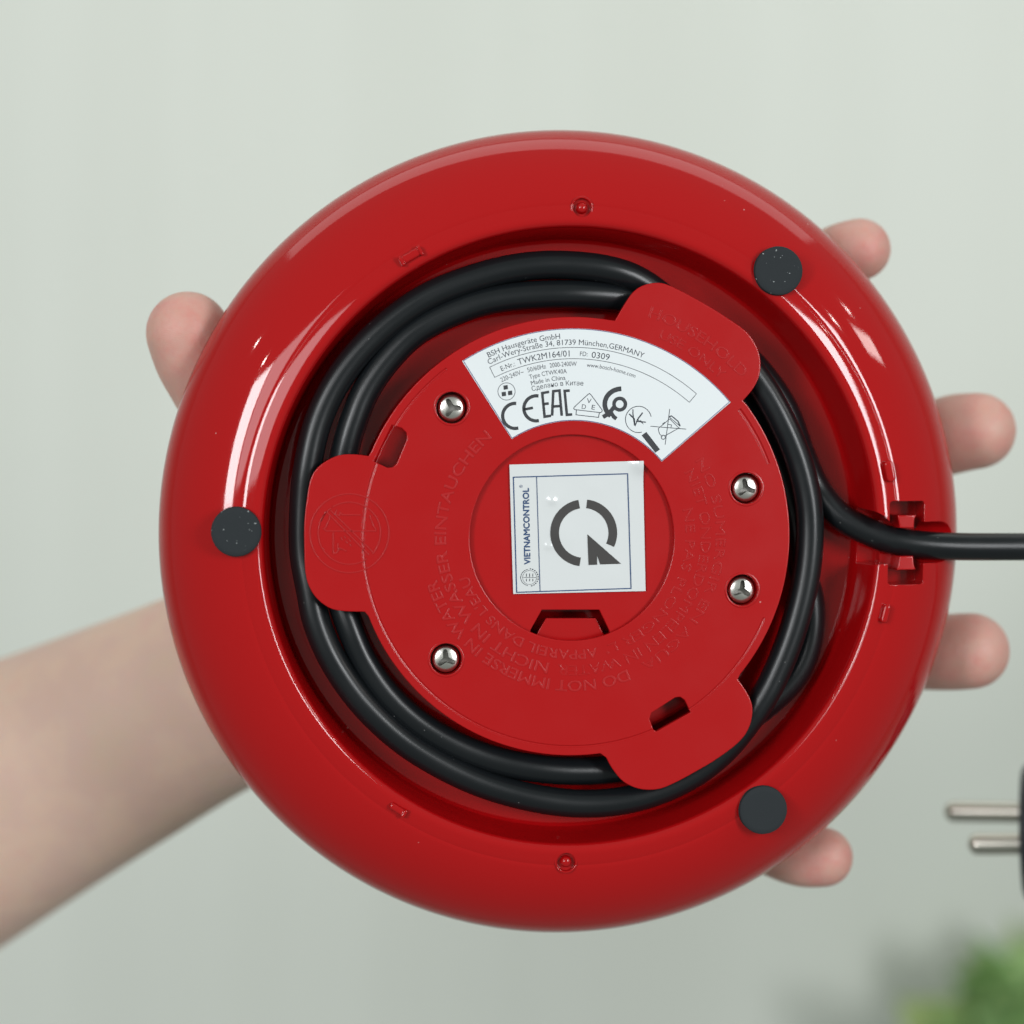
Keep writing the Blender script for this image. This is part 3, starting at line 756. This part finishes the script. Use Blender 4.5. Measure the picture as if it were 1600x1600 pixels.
# ------------------------------------------------------------------ plant, out of focus in the lower right corner
def leaf_mesh():
    V = []; F = []; n = 8; wd = 0.36
    for i in range(n+1):
        t = i/n; w_ = wd*sin(pi*t**0.8)*(1-0.15*t); z = -0.22*t*t
        V += [(-w_, t, z+0.10*w_), (0, t, z-0.03), (w_, t, z+0.10*w_)]
    for i in range(n):
        a = 3*i; F += [(a, a+1, a+4, a+3), (a+1, a+2, a+5, a+4)]
    k = len(V); V += [(x, y, z-0.015) for x, y, z in V]
    F += [tuple(q+k for q in f[::-1]) for f in F]
    return V, F
ml = mat('leaf_green', (0.10, 0.25, 0.035), 0.5)
bb = ml.node_tree.nodes['Principled BSDF']
oi = N(ml, 'ShaderNodeObjectInfo')
rp = ramp(ml, oi.outputs['Random'], [(0.0, (0.12, 0.26, 0.07)), (0.5, (0.25, 0.41, 0.14)), (1.0, (0.42, 0.53, 0.20))]); LK(ml, rp.outputs[0], bb.inputs['Base Color'])
bb.inputs['Subsurface Weight'].default_value = 0.1
ms = mat('stem_green', (0.08, 0.13, 0.03), 0.6)
plant = bpy.data.objects.new('leafy_plant', None); COL.objects.link(plant); plant.empty_display_size = 0.05
zp = -4380
def WP(u, v, z): return W(u, v, z)*S
pbase = WP(1640, 1960, zp)
plant.matrix_world = FR @ Matrix.Translation(pbase)
tag(plant, 'small bushy green plant out of focus in front of the pale wall, lower right', 'plant')
lv, lf = leaf_mesh()
lme = bpy.data.meshes.new('leaf'); lme.from_pydata(lv, [], lf); lme.materials.append(ml); smooth(lme, 60)
rnd = random.Random(11)
for s_ in range(26):
    # stems fan out from the root; tips lie in the visible corner
    tu = rnd.choice([1450, 1490, 1530, 1560, 1600, 1640, 1680])+rnd.uniform(-15, 15)
    edge = 1600 if tu < 1480 else (1575 if tu < 1520 else 1530)
    tv = edge+rnd.uniform(0, 60) if s_ % 2 else edge+rnd.uniform(40, 140)
    tip = WP(tu, tv, zp+rnd.uniform(-200, 260))-pbase
    root = Vector((rnd.uniform(-.01, .01), 0, rnd.uniform(-.01, .01)))
    mid = (tip+root)/2+Vector((rnd.uniform(-.01, .01), 0.01, rnd.uniform(-.01, .01)))
    pp = catmull([tuple(root), tuple(mid), tuple(tip)], 8)
    mesh_obj('stem', *tube([tuple(p/S for p in pp_) if False else tuple(c/S for c in pp_) for pp_ in pp], 9, 6), ms, plant)
    for q in range(9):
        t = 0.45+0.55*q/8
        p = pp[min(len(pp)-1, int(t*(len(pp)-1)))]
        o = link(bpy.data.objects.new('leaf', lme), plant)
        o.location = p; sz = rnd.uniform(0.022, 0.040); o.scale = (sz, sz, sz)
        o.rotation_euler = (rnd.uniform(-0.7, 0.9), rnd.uniform(-0.9, 0.9), rnd.uniform(-2.2, 2.2))
